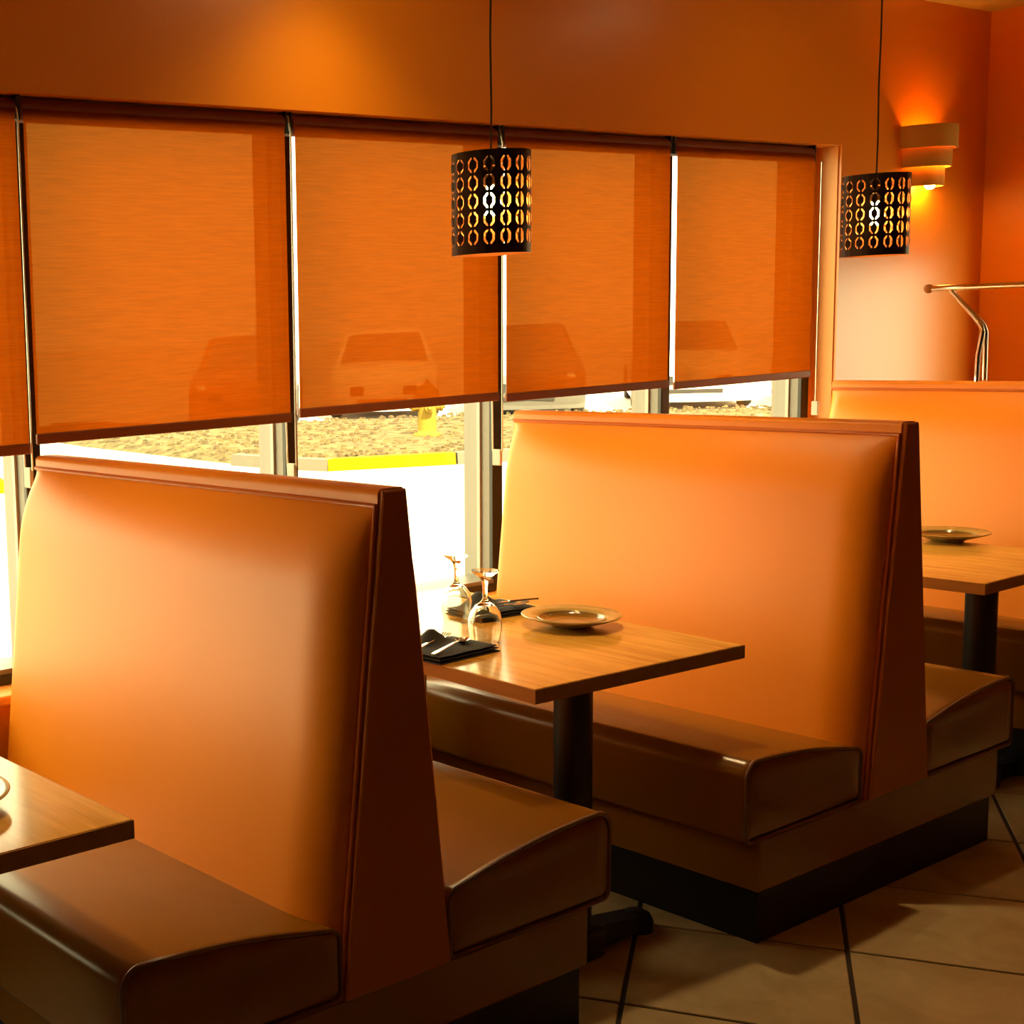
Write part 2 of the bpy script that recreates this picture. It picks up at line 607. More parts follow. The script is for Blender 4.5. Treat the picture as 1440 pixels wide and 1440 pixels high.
# ------------------------------------------------------------------ roller shades
def shade(xa, xb, zb, label, chain_z=None):
    r = tag(empty('roller_shade', ((xa + xb) / 2, .06, 2.262)), label, 'shade', 'orange roller shades on the window band')
    h = (xb - xa) / 2
    n = 20
    MB().tube([(-h, 0, -.003), (h, 0, -.003)], .0325, 24).build('roller_tube', M_ROLL, r, True)
    # fabric: a sheet hanging from the room side of the tube
    NX, NZ = 24, 20
    vs, fs = [], []
    for i in range(NX + 1):
        for j in range(NZ + 1):
            x = -h + .004 + (2 * h - .008) * i / NX
            z = -.003 - (-.003 + 2.262 - zb - .02) * j / NZ
            y = -.0325 + .0012 * math.sin(x * 9 + .735 * xa) * (j / NZ)
            vs.append((x, y, z))
    for i in range(NX):
        for j in range(NZ):
            a = i * (NZ + 1) + j
            fs.append((a, a + 1, a + NZ + 2, a + NZ + 1))
    MB().add(vs, fs).build('fabric', M_SCREEN, r, True)
    MB().box(-h + .002, h - .002, -.0385, -.0265, zb - 2.262, zb - 2.262 + .030, .004).build('hem_bar', M_HEM, r)
    for s in (-1, 1):
        MB().box(s * h - .004 + s * .006, s * h + .004 + s * .006, -.030, .030, -.034, .034, .002).build('bracket', M_BRONZE, r)
    if chain_z is not None:
        x = -h - .014
        MB().tube([(x, -.030, chain_z - 2.262), (x, -.034, -.03), (x, -.022, .022), (x, .0, .030), (x, .022, .02), (x, .026, -.03), (x, .012, chain_z - 2.262)], .0028, 8).build('pull_chain', M_CHAIN, r, True)
        MB().box(x - .006, x + .006, -.026, .010, chain_z - 2.262 - .05, chain_z - 2.262 + .008, .003).build('chain_tensioner', M_WPLASTIC, r)
    return r


for k in range(2):
    shade(MX[k] - .005, MX[k + 1] - .012, 1.34, 'orange roller shade %s bays left of the picture edge' % ('three', 'two')[k])
shade(-.955, -.014, 1.318, 'orange roller shade cut off by the left edge of the picture', 1.25)
shade(.004, .946, 1.342, 'orange roller shade behind the nearest booth, left of the hanging lamps', 1.27)
shade(.979, 1.905, 1.352, 'orange roller shade above the fire hydrant, second full one from the left', 1.20)
shade(1.940, 2.866, 1.345, 'orange roller shade just right of the nearer black pendant lamp', 1.17)
shade(2.901, 3.838, 1.335, 'rightmost orange roller shade, next to the window recess corner', None)
ct = tag(empty('shade_cord', (3.90, .035, 1.33)), 'cord with a white tensioner beside the rightmost roller shade', 'cord')
MB().tube([(0, 0, -.10), (0, 0, .90)], .0025, 8).build('cord', M_CHAIN, ct, True)
MB().box(-.007, .007, -.014, .014, -.16, -.10, .003).build('chain_tensioner', M_WPLASTIC, ct)

# ------------------------------------------------------------------ booths
LB, HB, ZA, ZP = 1.3415, 1.318, 0.2885, 0.144      # aisle end, height, apron top, plinth top
Y0 = -.035                                         # window end of the backs


def slope(z):           # half thickness of the back at height z
    t = (z - ZA) / (HB - ZA)
    return .150 + (.0295 - .150) * t


def back_pad(sgn):
    NY, NZ, D = 64, 44, .068
    ztop = HB - .034
    ya, yb = Y0 - .004, -LB + .010
    vs, fs = [], []

    def f(a, wd):
        a = min(max(a / wd, 0), 1)
        return (1 - (1 - a) ** 2.2) ** .85
    for i in range(NY + 1):
        u = i / NY
        u = (1 - math.cos(PI * u)) / 2
        y = ya + (yb - ya) * u
        for j in range(NZ + 1):
            t = j / NZ
            t = math.sin(t * PI / 2)
            z = ZA + (ztop - ZA) * t
            q = min(abs(y - yb) / .115, 1)
            e = math.sqrt(max(0.0, 1 - (1 - q) ** 2)) * f(abs(y - ya), .05) * f(ztop - z, .19)
            x = sgn * (slope(z) + .003 + D * e)
            vs.append((x, y, z))
    for i in range(NY):
        for j in range(NZ):
            a = i * (NZ + 1) + j
            fs.append((a, a + 1, a + NZ + 2, a + NZ + 1))
    m = MB().add(vs, fs)
    # close the pad against the back so that it has thickness
    o = len(m.v)
    ring = [i * (NZ + 1) for i in range(NY + 1)] + [NY * (NZ + 1) + j for j in range(1, NZ + 1)] + \
           [i * (NZ + 1) + NZ for i in range(NY - 1, -1, -1)] + [j for j in range(NZ - 1, 0, -1)]
    inner = []
    for k in ring:
        x, y, z = m.v[k]
        inner.append(len(m.v))
        m.v.append((sgn * (slope(z) - .004), y, z))
    for k in range(len(ring)):
        k2 = (k + 1) % len(ring)
        m.f.append((ring[k], ring[k2], inner[k2], inner[k]))
        m.m.append(0)
    return m


def pad_welt(sgn):
    ztop = HB - .034
    p = [(sgn * (slope(ZA) + .006), -LB + .006, ZA)]
    for k in range(1, 9):
        z = ZA + (ztop - ZA) * k / 8
        p.append((sgn * (slope(z) + .006), -LB + .006, z))
    for k in range(1, 9):
        p.append((sgn * (slope(ztop) + .006), -LB + .006 + (Y0 + LB - .008) * k / 8, ztop))
    return MB().tube(p, .0055, 8)


def cushion_profile(sgn):
    xb, xf, zb, zf, zr = .150, .690, ZA + .002, .506, .446
    P = []

    def arc(cx, cz, r, a0, a1, n=7):
        for k in range(n + 1):
            a = math.radians(a0 + (a1 - a0) * k / n)
            P.append((cx + r * math.cos(a), cz + r * math.sin(a)))
    arc(xb + .015, zb + .015, .015, 270, 180, 3)
    arc(xb + .03, zr - .03, .03, 180, 97, 5)
    # crowned top
    for k in range(1, 9):
        t = k / 9
        x = xb + .03 + (xf - .045 - xb - .03) * t
        z = zr + (zf - zr) * t + .012 * math.sin(PI * t)
        P.append((x, z))
    arc(xf - .045, zf - .045, .045, 82, 0, 8)
    arc(xf - .02, zb + .02, .02, 0, -90, 4)
    return [(sgn * x, z) for x, z in P]


def cushion(sgn):
    prof = cushion_profile(sgn)
    cx = sum(p[0] for p in prof) / len(prof)
    cz = sum(p[1] for p in prof) / len(prof)
    n = len(prof)
    ya, yb = -LB - .004, Y0
    st = []
    r = .022
    for k in range(6):
        a = PI / 2 * k / 5
        st.append((ya + r * (1 - math.sin(a)), r * (1 - math.cos(a)) * .5))
    st = [(ya + .004, .10), (ya + .001, .05)] + st
    st = st + [(yb - .02, 0), (yb, .008)]
    # stations: end cap rows first
    rows = [(-LB - .0045, .12), (-LB - .008, .06), (-LB - .006, .016), (-LB + .002, .004), (-LB + .014, 0.0), (yb - .25, 0), (yb - .01, 0), (yb, .008)]
    vs, fs = [], []
    for y, ins in rows:
        for px, pz in prof:
            dx, dz = px - cx, pz - cz
            kx = max(0, 1 - ins / .27)
            kz = max(0, 1 - ins / .105) if ins < .09 else .15
            vs.append((cx + dx * kx, y, cz + dz * kz))
    for i in range(len(rows) - 1):
        for k in range(n):
            k2 = (k + 1) % n
            fs.append((i * n + k, i * n + k2, (i + 1) * n + k2, (i + 1) * n + k))
    fs.append(tuple(range(n)))
    fs.append(tuple((len(rows) - 1) * n + k for k in range(n))[::-1])
    return MB().add(vs, fs)


def cushion_welt(sgn):
    prof = cushion_profile(sgn)
    cx = sum(p[0] for p in prof) / len(prof)
    cz = sum(p[1] for p in prof) / len(prof)
    pts = []
    for px, pz in prof:
        d = Vector((px - cx, pz - cz))
        d = d * (1 - .004 / .2)
        pts.append((cx + d.x, -LB - .002, cz + d.y))
    return MB().tube(pts, .0055, 8, closed=True)


def booth(xb, xs, label):
    r = tag(empty('booth_bench', (xb, 0, 0)), label, 'booth', 'orange and brown double booth benches')
    dx = xs - xb
    MB().box(dx - .602, dx + .602, -LB + .013, Y0 - .02, 0, ZP + .002).build('plinth', M_BLACK, r)
    MB().box(dx - .617, dx + .617, -LB, Y0, ZP, ZA, .006).build('apron', M_BROWN, r)
    # core of the back
    zt = HB - .036
    poly = [(-.149, ZA), (-slope(zt) + .002, zt), (slope(zt) - .002, zt), (.149, ZA)]
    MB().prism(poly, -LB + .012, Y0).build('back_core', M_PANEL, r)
    # end panel on the aisle, upholstered flat
    def ep(e):
        return [(-slope(ZA) - .002 + e, ZA + .001), (-slope(HB - .004) - .001 + e * .5, HB - .004 - e), (slope(HB - .004) + .001 - e * .5, HB - .004 - e), (slope(ZA) + .002 - e, ZA + .001)]
    m = MB()
    a, b = ep(0), ep(.004)
    vs = [(p[0], -LB + .012, p[1]) for p in a] + [(p[0], -LB - .006, p[1]) for p in a] + [(p[0], -LB - .010, p[1]) for p in b]
    fs = [(0, 1, 2, 3), (8, 9, 10, 11)]
    for i in (0, 4):
        for k in range(4):
            k2 = (k + 1) % 4
            fs.append((i + k, i + k2, i + 4 + k2, i + 4 + k))
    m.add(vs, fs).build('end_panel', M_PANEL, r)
    # rounded cap along the top edge
    P = []
    hw = slope(HB - .034) + .004
    for k in range(9):
        a = math.radians(180 * k / 8)
        cx = hw - .014
        P.append((math.cos(a) * .014 + (cx if k < 4 else -cx if k > 4 else 0), HB - .014 + math.sin(a) * .014))
    P = [(hw, HB - .036)] + P + [(-hw, HB - .036)]
    MB().prism(P, -LB + .002, Y0).build('top_cap', M_VINYL, r, True, 50)
    for s in (-1, 1):
        pd = back_pad(s).build('back_pad', M_VINYL, r, True, 60)
        pad_welt(s).build('piping', M_WELT, pd, True)
        # seat cushion stands on the apron; shift it so both seats are measured from the apron's centre
        cu = cushion(s)
        cu.xf(Matrix.Translation((dx, 0, 0)))
        co = cu.build('seat_cushion', M_BROWN, r, True, 45)
        cw = cushion_welt(s)
        cw.xf(Matrix.Translation((dx, 0, 0)))
        cw.build('piping', M_BWELT, co, True)
    return r


booth(0.0, -.004, 'orange backed booth bench nearest the camera, at lower left')
booth(1.9463, 1.9093, 'middle orange backed booth bench between the two pendant lamps')
booth(3.9362, 3.899, 'farthest orange backed booth bench, with the chrome rail on top')

# chrome rail on the far booth
rl = tag(empty('chrome_rail', (3.9362, -.6, HB)), 'chrome rail on bent posts along the top of the farthest booth', 'rail')
MB().tube([(0, .205, .366), (0, -.66, .363)], .0115, 16).build('rail_bar', M_CHROME, rl, True)
MB().sphere((0, .208, .366), .0185, 16).build('end_knob', M_KNOB, rl, True)
for yy in (0, -.48):
    for s, o in ((-.022, .012), (.016, -.006)):
        pts = [(s, yy + o * .6, -.001), (s * .9, yy + o * .5, .10), (s * .6, yy - .004, .19), (s * .55, yy + .004, .215), (s * .5, yy + .024, .243), (s * .3, yy + .075, .30), (0, yy + .128, .360)]
        MB().tube(pts, .0085, 12).build('post', M_CHROME, rl, True)

# ------------------------------------------------------------------ tables
def table(cx, yt, rz, hw, L, label, cols):
    """yt: aisle edge at the centre line; cols: [(x, y)] pedestals in world"""
    yc = yt + .55
    r = tag(empty('dining_table', (cx, yc, 0), rz), label, 'table', 'oak topped booth tables')
    TH = .0364
    y0, y1 = -.55, -.55 + L
    MB().box(-hw + .003, hw - .003, y0 + .003, y1 - .003, .76 - TH + .002, .76, .0015).build('tabletop', M_WOOD, r)
    e = MB()
    e.box(-hw, hw, y0, y0 + .003, .76 - TH, .7585, 0)
    e.box(-hw, hw, y1 - .003, y1, .76 - TH, .7585, 0)
    e.box(-hw, -hw + .003, y0 + .003, y1 - .003, .76 - TH, .7585, 0)
    e.box(hw - .003, hw, y0 + .003, y1 - .003, .76 - TH, .7585, 0)
    e.build('edge_band', M_EDGE, r)
    inv = rot(rz, (cx, yc, 0)).inverted()
    for (x, y) in cols:
        p = inv @ Vector((x, y, 0))
        mt = Matrix.Translation((p.x, p.y, 0)) @ Matrix.Rotation(-rz, 4, 'Z')
        c = MB().lathe([(0, .04), (.047, .04), (.047, .76 - TH - .008), (0, .76 - TH - .008)], 28)
        c.xf(mt).build('column', M_IRON, r, True)
        pl = MB().box(-.12, .12, -.07, .07, .76 - TH - .008, .76 - TH + .0015, .002)
        pl.xf(mt).build('mounting_plate', M_IRON, r)
        # T-shaped foot: a tapering bar with rounded ends on two pads
        f = MB()
        for s in (-1, 1):
            vs = []
            for k in range(8):
                t = k / 7
                x_ = s * (.03 + .235 * t)
                hgt = .075 - .028 * t
                wd = .042 - .006 * t
                vs += [(x_, -wd, .012), (x_, wd, .012), (x_, wd * .8, hgt), (x_, -wd * .8, hgt)]
            fs = []
            for k in range(7):
                for q in range(4):
                    fs.append((k * 4 + q, k * 4 + (q + 1) % 4, k * 4 + 4 + (q + 1) % 4, k * 4 + 4 + q))
            fs += [(0, 1, 2, 3), (28, 29, 30, 31)]
            f.add(vs, fs)
            f.lathe([(0, .056), (.02, .054), (.036, .045), (.044, .028), (.044, .0), (0, 0)], 20, (s * .262, 0, 0))
        f.box(-.06, .06, -.06, .06, 0.0, .08, .01)
        f.xf(mt).build('foot', M_IRON, r, True)
    return r


table(1.0646, -1.1903, -.0658, .3845, 1.10, 'oak topped table with inverted goblets, between the two nearer booths', [(.885, -1.085), (1.06, -.36)])
table(3.0515, -1.2227, -.0032, .3845, 1.13, 'oak topped table with one plate in view, at the right edge of the picture', [(2.98, -1.07), (3.06, -.36)])
table(-.9952, -1.291, -.0085, .3845, 1.20, 'oak topped table cut off by the left edge, in front of the nearest booth', [(-1.0, -1.10), (-1.0, -.36)])

# ------------------------------------------------------------------ tableware
def plate(x, y, z, label, r=.135):
    o = tag(empty('rimmed_plate', (x, y, z)), label, 'plate', 'olive rimmed plates on the tables')
    k = r / .135
    prof = [(0, .004), (.045, .004), (.048, 0), (.053, 0), (.056, .004), (.085, .014), (.110, .022), (.135, .0315), (.1365, .034), (.134, .0355), (.108, .0285), (.090, .0245), (.086, .0180), (.070, .0120), (.05, .0095), (0, .0095)]
    MB().lathe([(a * k, b) for a, b in prof], 56).build('dish', M_PLATE, o, True, 70)
    MB().lathe([(.0900 * k, .0252), (.0855 * k, .0194), (.069 * k, .0134), (.05 * k, .0110), (0, .0108), (0, .0100), (.05 * k, .0100), (.070 * k, .0125), (.0865 * k, .0186)], 56).build('well', M_WELL, o, True, 60)
    MB().lathe([(.0885 * k, .0245), (.0905 * k, .0265), (.0925 * k, .0255)], 56).build('inner_rim', M_PLATE, o, True)
    return o


plate(1.285, -.765, .76, 'olive stoneware plate on the middle table, near the far booth seat')
plate(3.43, -.742, .76, 'olive stoneware plate on the right hand table, beside the booth end')
plate(-.868, -1.010, .76, 'olive stoneware plate barely showing at the left edge of the picture')


def goblet(x, y, label, h=.185):
    o = tag(empty('goblet', (x, y, .7605)), label, 'glass', 'upside down goblets')
    s = h / .185
    # upside down: rim on the table, foot in the air
    outer = [(.0335, 0), (.0385, .018), (.0415, .040), (.0412, .058), (.036, .078), (.024, .095), (.011, .104), (.0065, .112), (.006, .125), (.0065, .148), (.0095, .160), (.016, .168), (.030, .178), (.0345, .182), (.0345, .185), (0, .1852)]
    inner = [(0, .0995), (.012, .0968), (.022, .0915), (.0335, .0755), (.0390, .057), (.0393, .040), (.0365, .018), (.0318, .0002)]
    bowl = MB().lathe([(a * s, b * s) for a, b in inner + outer], 40)
    bowl.build('bowl_and_foot', M_GLASS, o, True, 60)
    return o


goblet(1.105, -.502, 'upside down goblet nearer the window on the middle table', .199)
goblet(.950, -.745, 'upside down goblet nearer the aisle on the middle table, overlapping the black napkin', .200)
goblet(-.69, -.83, 'upside down goblet at the left edge of the picture on the nearest table', .205)


def napkin(x, y, rz, sx, sy, label):
    o = tag(empty('folded_napkin', (x, y, .7605), rz), label, 'napkin', 'black napkins on the middle table')
    for l in range(3):
        N = 14
        vs, fs = [], []
        hx, hy = sx / 2 - .004 * l, sy / 2 - .003 * l
        zb = .0075 * l
        for s in (0, 1):
            for i in range(N + 1):
                for j in range(N + 1):
                    u, v = i / N * 2 - 1, j / N * 2 - 1
                    ed = (1 - abs(u) ** 6) * (1 - abs(v) ** 6)
                    peak = .036 * math.exp(-((u - .05) / .36) ** 2 - ((v - .75) / .40) ** 2) if l == 2 else 0
                    z = zb + (.0006 if s == 0 else .0026 + .004 * ed + .0008 * math.sin(7 * u + l) + peak)
                    if s == 0 and l == 2:
                        z += peak * .8
                    vs.append((u * hx, v * hy, z))
        K = (N + 1) ** 2
        for i in range(N):
            for j in range(N):
                a = i * (N + 1) + j
                fs += [(a, a + N + 1, a + N + 2, a + 1), (K + a, K + a + 1, K + a + N + 2, K + a + N + 1)]
        b = [i * (N + 1) for i in range(N + 1)] + [N * (N + 1) + j for j in range(1, N + 1)] + [i * (N + 1) + N for i in range(N - 1, -1, -1)] + [j for j in range(N - 1, 0, -1)]
        for k in range(len(b)):
            k2 = (k + 1) % len(b)
            fs.append((b[k], b[k2], K + b[k2], K + b[k]))
        MB().add(vs, fs).build('cloth_fold', M_NAPKIN, o, True, 50)
    return o


def ribbon(pts, widths, th=.0022):
    """flat bar along local X: pts (x, z), widths"""
    vs, fs = [], []
    for (x, z), wd in zip(pts, widths):
        vs += [(x, -wd, z), (x, wd, z), (x, wd * .85, z + th), (x, -wd * .85, z + th)]
    n = len(pts)
    for k in range(n - 1):
        for q in range(4):
            fs.append((k * 4 + q, k * 4 + (q + 1) % 4, k * 4 + 4 + (q + 1) % 4, k * 4 + 4 + q))
    fs += [(0, 1, 2, 3), tuple((n - 1) * 4 + q for q in range(4))]
    return MB().add(vs, fs)


def fork(x, y, z, rz, label):
    o = tag(empty('fork', (x, y, z), rz), label, 'fork')
    ribbon([(-.10, .0), (-.085, .001), (-.03, .004), (.02, .006), (.035, .006)], [.006, .0075, .005, .0032, .0036]).build('handle', M_STEEL, o, True, 60)
    hd = ribbon([(.034, .006), (.045, .004), (.056, .003), (.062, .004)], [.0036, .010, .0125, .0125])
    hd.build('head', M_STEEL, o, True, 60)
    for k in range(4):
        t = ribbon([(.061, .004), (.080, .006), (.098, .010)], [.0022, .002, .0012])
        t.xf(Matrix.Translation((0, -.0100 + .00667 * k, 0)))
        t.build('tine', M_STEEL, o, True, 60)
    return o


def spoon(x, y, z, rz, label):
    o = tag(empty('spoon', (x, y, z), rz), label, 'spoon')
    ribbon([(-.10, 0), (-.085, .001), (-.03, .004), (.02, .007), (.047, .006)], [.006, .0075, .005, .0032, .0036]).build('handle', M_STEEL, o, True, 60)
    m = MB()
    N, K = 20, 5
    vs = []
    for l, dz in ((0, 0.0), (1, .0016)):
        for k in range(K + 1):
            q = k / K
            for a in range(N):
                t = 2 * PI * a / N
                vs.append((.070 + .027 * q * math.cos(t), .018 * q * math.sin(t), -.002 + .0085 * q * q + dz))
    fs = []
    for l in (0, 1):
        b = l * (K + 1) * N
        for k in range(K):
            for a in range(N):
                a2 = (a + 1) % N
                fs.append((b + k * N + a, b + k * N + a2, b + (k + 1) * N + a2, b + (k + 1) * N + a))
    for a in range(N):
        a2 = (a + 1) % N
        fs.append((K * N + a, K * N + a2, (2 * K + 1) * N + a2, (2 * K + 1) * N + a))
    m.add(vs, fs).build('bowl', M_STEEL, o, True, 60)
    return o


def knife(x, y, z, rz, label, tilt=0.0):
    o = tag(empty('table_knife', (x, y, z), rz), label, 'knife')
    o.rotation_euler = (0, tilt, rz)
    MB().box(-.11, -.01, -.006, .006, 0, .006, .0022).build('handle', M_STEEL, o)
    ribbon([(-.012, .0015), (.0, .0015), (.06, .0015), (.10, .0015), (.113, .0015)], [.004, .0075, .009, .007, .001], .0016).build('blade', M_STEEL, o, True, 50)
    return o


napkin(.775, -.765, .02, .235, .165, 'black folded napkin with fork and spoon, at the aisle end of the middle table')
napkin(1.265, -.490, -.10, .235, .160, 'black folded napkin behind the plate, with a knife laid across it')
fork(.745, -.740, .787, .30, 'steel fork lying on the nearer black napkin')
spoon(.760, -.795, .784, .28, 'steel spoon lying on the nearer black napkin, beside the fork')
knife(1.315, -.505, .787, -.32 + PI, 'steel knife laid across the black napkin behind the plate', 0.0)
fork(1.25, -.540, .784, -.20, 'steel fork on the black napkin behind the plate')
knife(.80, -.635, .7605, .28, 'table knife showing its tip past the nearest booth, on the middle table')

# ------------------------------------------------------------------ pendant lamps
def pendant(x, y, zb, label, rz, R=.104, H=.272):
    r = tag(empty('pendant_lamp', (x, y, zb), rz), label, 'lamp', 'black perforated pendant lamps')
    NC, NR = 15, 5
    ch = .0475
    z0 = .020
    hw, hh = .0142, .0195          # half size of a hole
    cw = 2 * PI * R / NC

    bm = bmesh.new()

    def P(u, v, d=0.0):
        a = u / R
        return bm.verts.new(((R + d) * math.cos(a), (R + d) * math.sin(a), v))
    for c in range(NC):
        u0 = (c + .5) * cw
        for k in range(NR):
            v0 = z0 + (k + .5) * ch
            O = [(-cw / 4, ch / 2), (cw / 4, ch / 2), (cw / 2, ch / 4), (cw / 2, -ch / 4), (cw / 4, -ch / 2), (-cw / 4, -ch / 2), (-cw / 2, -ch / 4), (-cw / 2, ch / 4)]
            I = [(-hw * .45, hh), (hw * .45, hh), (hw, hh * .45), (hw, -hh * .45), (hw * .45, -hh), (-hw * .45, -hh), (-hw, -hh * .45), (-hw, hh * .45)]
            ov = [P(u0 + a, v0 + b) for a, b in O]
            iv = [P(u0 + a, v0 + b) for a, b in I]
            for q in range(8):
                q2 = (q + 1) % 8
                bm.faces.new((ov[q], iv[q], iv[q2], ov[q2]))
            for (a, b), (i1, i2) in (((cw / 2, ch / 2), (1, 2)), ((cw / 2, -ch / 2), (3, 4)), ((-cw / 2, -ch / 2), (5, 6)), ((-cw / 2, ch / 2), (7, 0))):
                bm.faces.new((P(u0 + a, v0 + b), ov[i1], ov[i2]))
            # folded tongue left standing in the hole
            T = [(-hw * .26, hh * .74), (hw * .26, hh * .74), (hw * .62, hh * .36), (hw * .62, -hh * .36), (hw * .26, -hh * .74), (-hw * .26, -hh * .74), (-hw * .62, -hh * .36), (-hw * .62, hh * .36)]
            tv = [P(u0 + a, v0 + b, -.004 * (a > 0.5 * hw * .9) + .002 * (a < -.5 * hw * .9)) for a, b in T]
            bm.faces.new(tv[::-1])
            n1, n2 = P(u0 - hw * .20, v0 + hh), P(u0 + hw * .20, v0 + hh)
            bm.faces.new((n1, tv[0], tv[1], n2))
            n1, n2 = P(u0 - hw * .20, v0 - hh), P(u0 + hw * .20, v0 - hh)
            bm.faces.new((n2, tv[4], tv[5], n1))
        for va, vb in ((0, z0), (z0 + NR * ch, H)):
            us = [-cw / 2, -cw / 4, cw / 4, cw / 2]
            for q in range(3):
                bm.faces.new((P(u0 + us[q], va), P(u0 + us[q + 1], va), P(u0 + us[q + 1], vb), P(u0 + us[q], vb)))
    bmesh.ops.remove_doubles(bm, verts=bm.verts, dist=.0002)
    bmesh.ops.recalc_face_normals(bm, faces=bm.faces)
    # outward check
    s = sum((f.calc_center_median().to_2d().dot(f.normal.to_2d())) for f in bm.faces)
    if s < 0:
        bmesh.ops.reverse_faces(bm, faces=bm.faces)
    me = bpy.data.meshes.new('lamp_shade')
    bm.to_mesh(me)
    bm.free()
    me.materials.append(M_SHADEOUT)
    me.materials.append(M_SHADEIN)
    sh = bpy.data.objects.new('lamp_shade', me)
    COL.objects.link(sh)
    sh.parent = r
    so = sh.modifiers.new('sheet', 'SOLIDIFY')
    so.thickness = .0012
    so.offset = -1
    so.material_offset = 1
    so.material_offset_rim = 1
    # spider, socket, bulb, cord, ceiling rose
    sp = MB()
    for k in range(3):
        a = 2 * PI * k / 3 + .3
        sp.tube([(.018 * math.cos(a), .018 * math.sin(a), H - .035), ((R - .001) * math.cos(a), (R - .001) * math.sin(a), H - .006)], .0016, 6)
    sp.tube([(.020 * math.cos(2 * PI * k / 20), .020 * math.sin(2 * PI * k / 20), H - .035) for k in range(20)], .002, 6, closed=True)
    sp.build('spider', M_CHROME, r, True)
    MB().lathe([(0, H + .005), (.006, H + .004), (.012, H - .01), (.019, H - .02), (.0195, H - .085), (.016, H - .088), (0, H - .088)], 20).build('socket', M_IRON, r, True)
    zc = H - .138
    MB().lathe([(0, zc + .052), (.012, zc + .050), (.014, zc + .036), (.022, zc + .020), (.029, zc), (.027, zc - .014), (.018, zc - .026), (.007, zc - .0305), (0, zc - .031)], 20).build('bulb', M_BULB, r, True)
    top = ZC - zb
    MB().tube([(0, 0, H), (.0008, -.001, H + .12), (-.001, .001, H + .3), (0.001, 0, H + .45), (0, 0, top)], .0028, 8).build('cord', M_CORD, r, True)
    MB().lathe([(0, top - .03), (.01, top - .03), (.045, top - .012), (.05, top), (0, top)], 24).build('ceiling_rose', M_IRON, r, True)
    return r


pendant(1.066, -.668, 1.814, 'black perforated pendant lamp nearer the camera, hanging over the middle table', -.17)
pendant(2.968, -.687, 1.798, 'black perforated pendant lamp farther off, hanging beside the wall lamp', .05)

# ------------------------------------------------------------------ recessed downlights (on the ceiling above the frame)
def downlight(x, y, power, where, cone=64):
    r = tag(empty('ceiling_downlight', (x, y, ZC)), 'recessed round downlight in the ceiling above ' + where, 'lamp', 'recessed ceiling downlights')
    MB().lathe([(.062, 0), (.085, 0), (.085, -.006), (.075, -.010), (.062, -.004)], 32, closed=True).build('trim_ring', M_WPLASTIC, r, True)
    MB().lathe([(0, -.001), (.062, -.001), (.062, -.003), (0, -.003)], 32).build('lens', M_LENS, r)
    l = bpy.data.lights.new('downlight_beam', 'SPOT')
    l.energy = power
    l.color = (1.0, .70, .30)
    l.spot_size = math.radians(cone)
    l.spot_blend = 1.0
    l.shadow_soft_size = .06
    o = bpy.data.objects.new('downlight_beam', l)
    COL.objects.link(o)
    o.parent = r
    o.location = (0, 0, -.015)


M_LENS = emit('downlight_lens', (1.0, .75, .35), 6.0)
for x, where in ((-.75, 'the table at the left edge'), (1.30, 'the middle table'), (3.30, 'the right hand table')):
    downlight(x, -.66, 21.0, where)
downlight(1.02, -.36, 7.5, 'the wall over the second window', 112)

# ------------------------------------------------------------------ wall lamp: three stepped half cylinders
wl = tag(empty('wall_lamp', (4.593, 0, 2.13)), 'tan stepped wall lamp on the orange wall right of the windows', 'lamp')
for R_, z0, z1 in ((.150, .165, .262), (.130, .085, .172), (.104, .004, .092)):
    m = MB()
    n = 24
    vs, fs = [], []
    for k in range(n + 1):
        a = PI + PI * k / n
        for rr, z in ((R_, z0), (R_, z1), (R_ - .006, z1), (R_ - .006, z0)):
            vs.append((rr * math.cos(a), rr * math.sin(a), z))
    for k in range(n):
        for q in range(4):
            fs.append((k * 4 + q, k * 4 + (q + 1) % 4, k * 4 + 4 + (q + 1) % 4, k * 4 + 4 + q))
    m.add(vs, fs).build('tier', M_SCONCE, wl, True)
MB().box(-.05, .05, -.012, 0, .05, .20, .003).build('back_plate', M_SCONCE, wl)
MB().lathe([(0, .10), (.016, .10), (.018, .07), (.018, .05), (0, .05)], 16, (0, -.055, 0)).tube([(0, -.01, .09), (0, -.055, .085)], .008, 8).build('socket', M_IRON, wl, True)
MB().lathe([(0, .155), (.012, .15), (.024, .13), (.026, .12), (.018, .105), (.014, .10), (0, .10)], 16, (0, -.055, 0)).build('bulb', M_SBULB, wl, True)
MB().lathe([(0, -.010), (.014, -.006), (.022, .008), (.022, .018), (.016, .035), (.014, .05), (0, .05)], 16, (0, -.055, 0)).build('bulb', M_SBULB, wl, True)

# ------------------------------------------------------------------ outdoors
g = MB()
g.add([(-60, WY, -.01), (90, WY, -.01), (90, 110, -.01), (-60, 110, -.01)], [(0, 1, 2, 3)])
tag(g.build('ground', M_ASPH), 'sunlit pale asphalt of the car park', kind='structure')


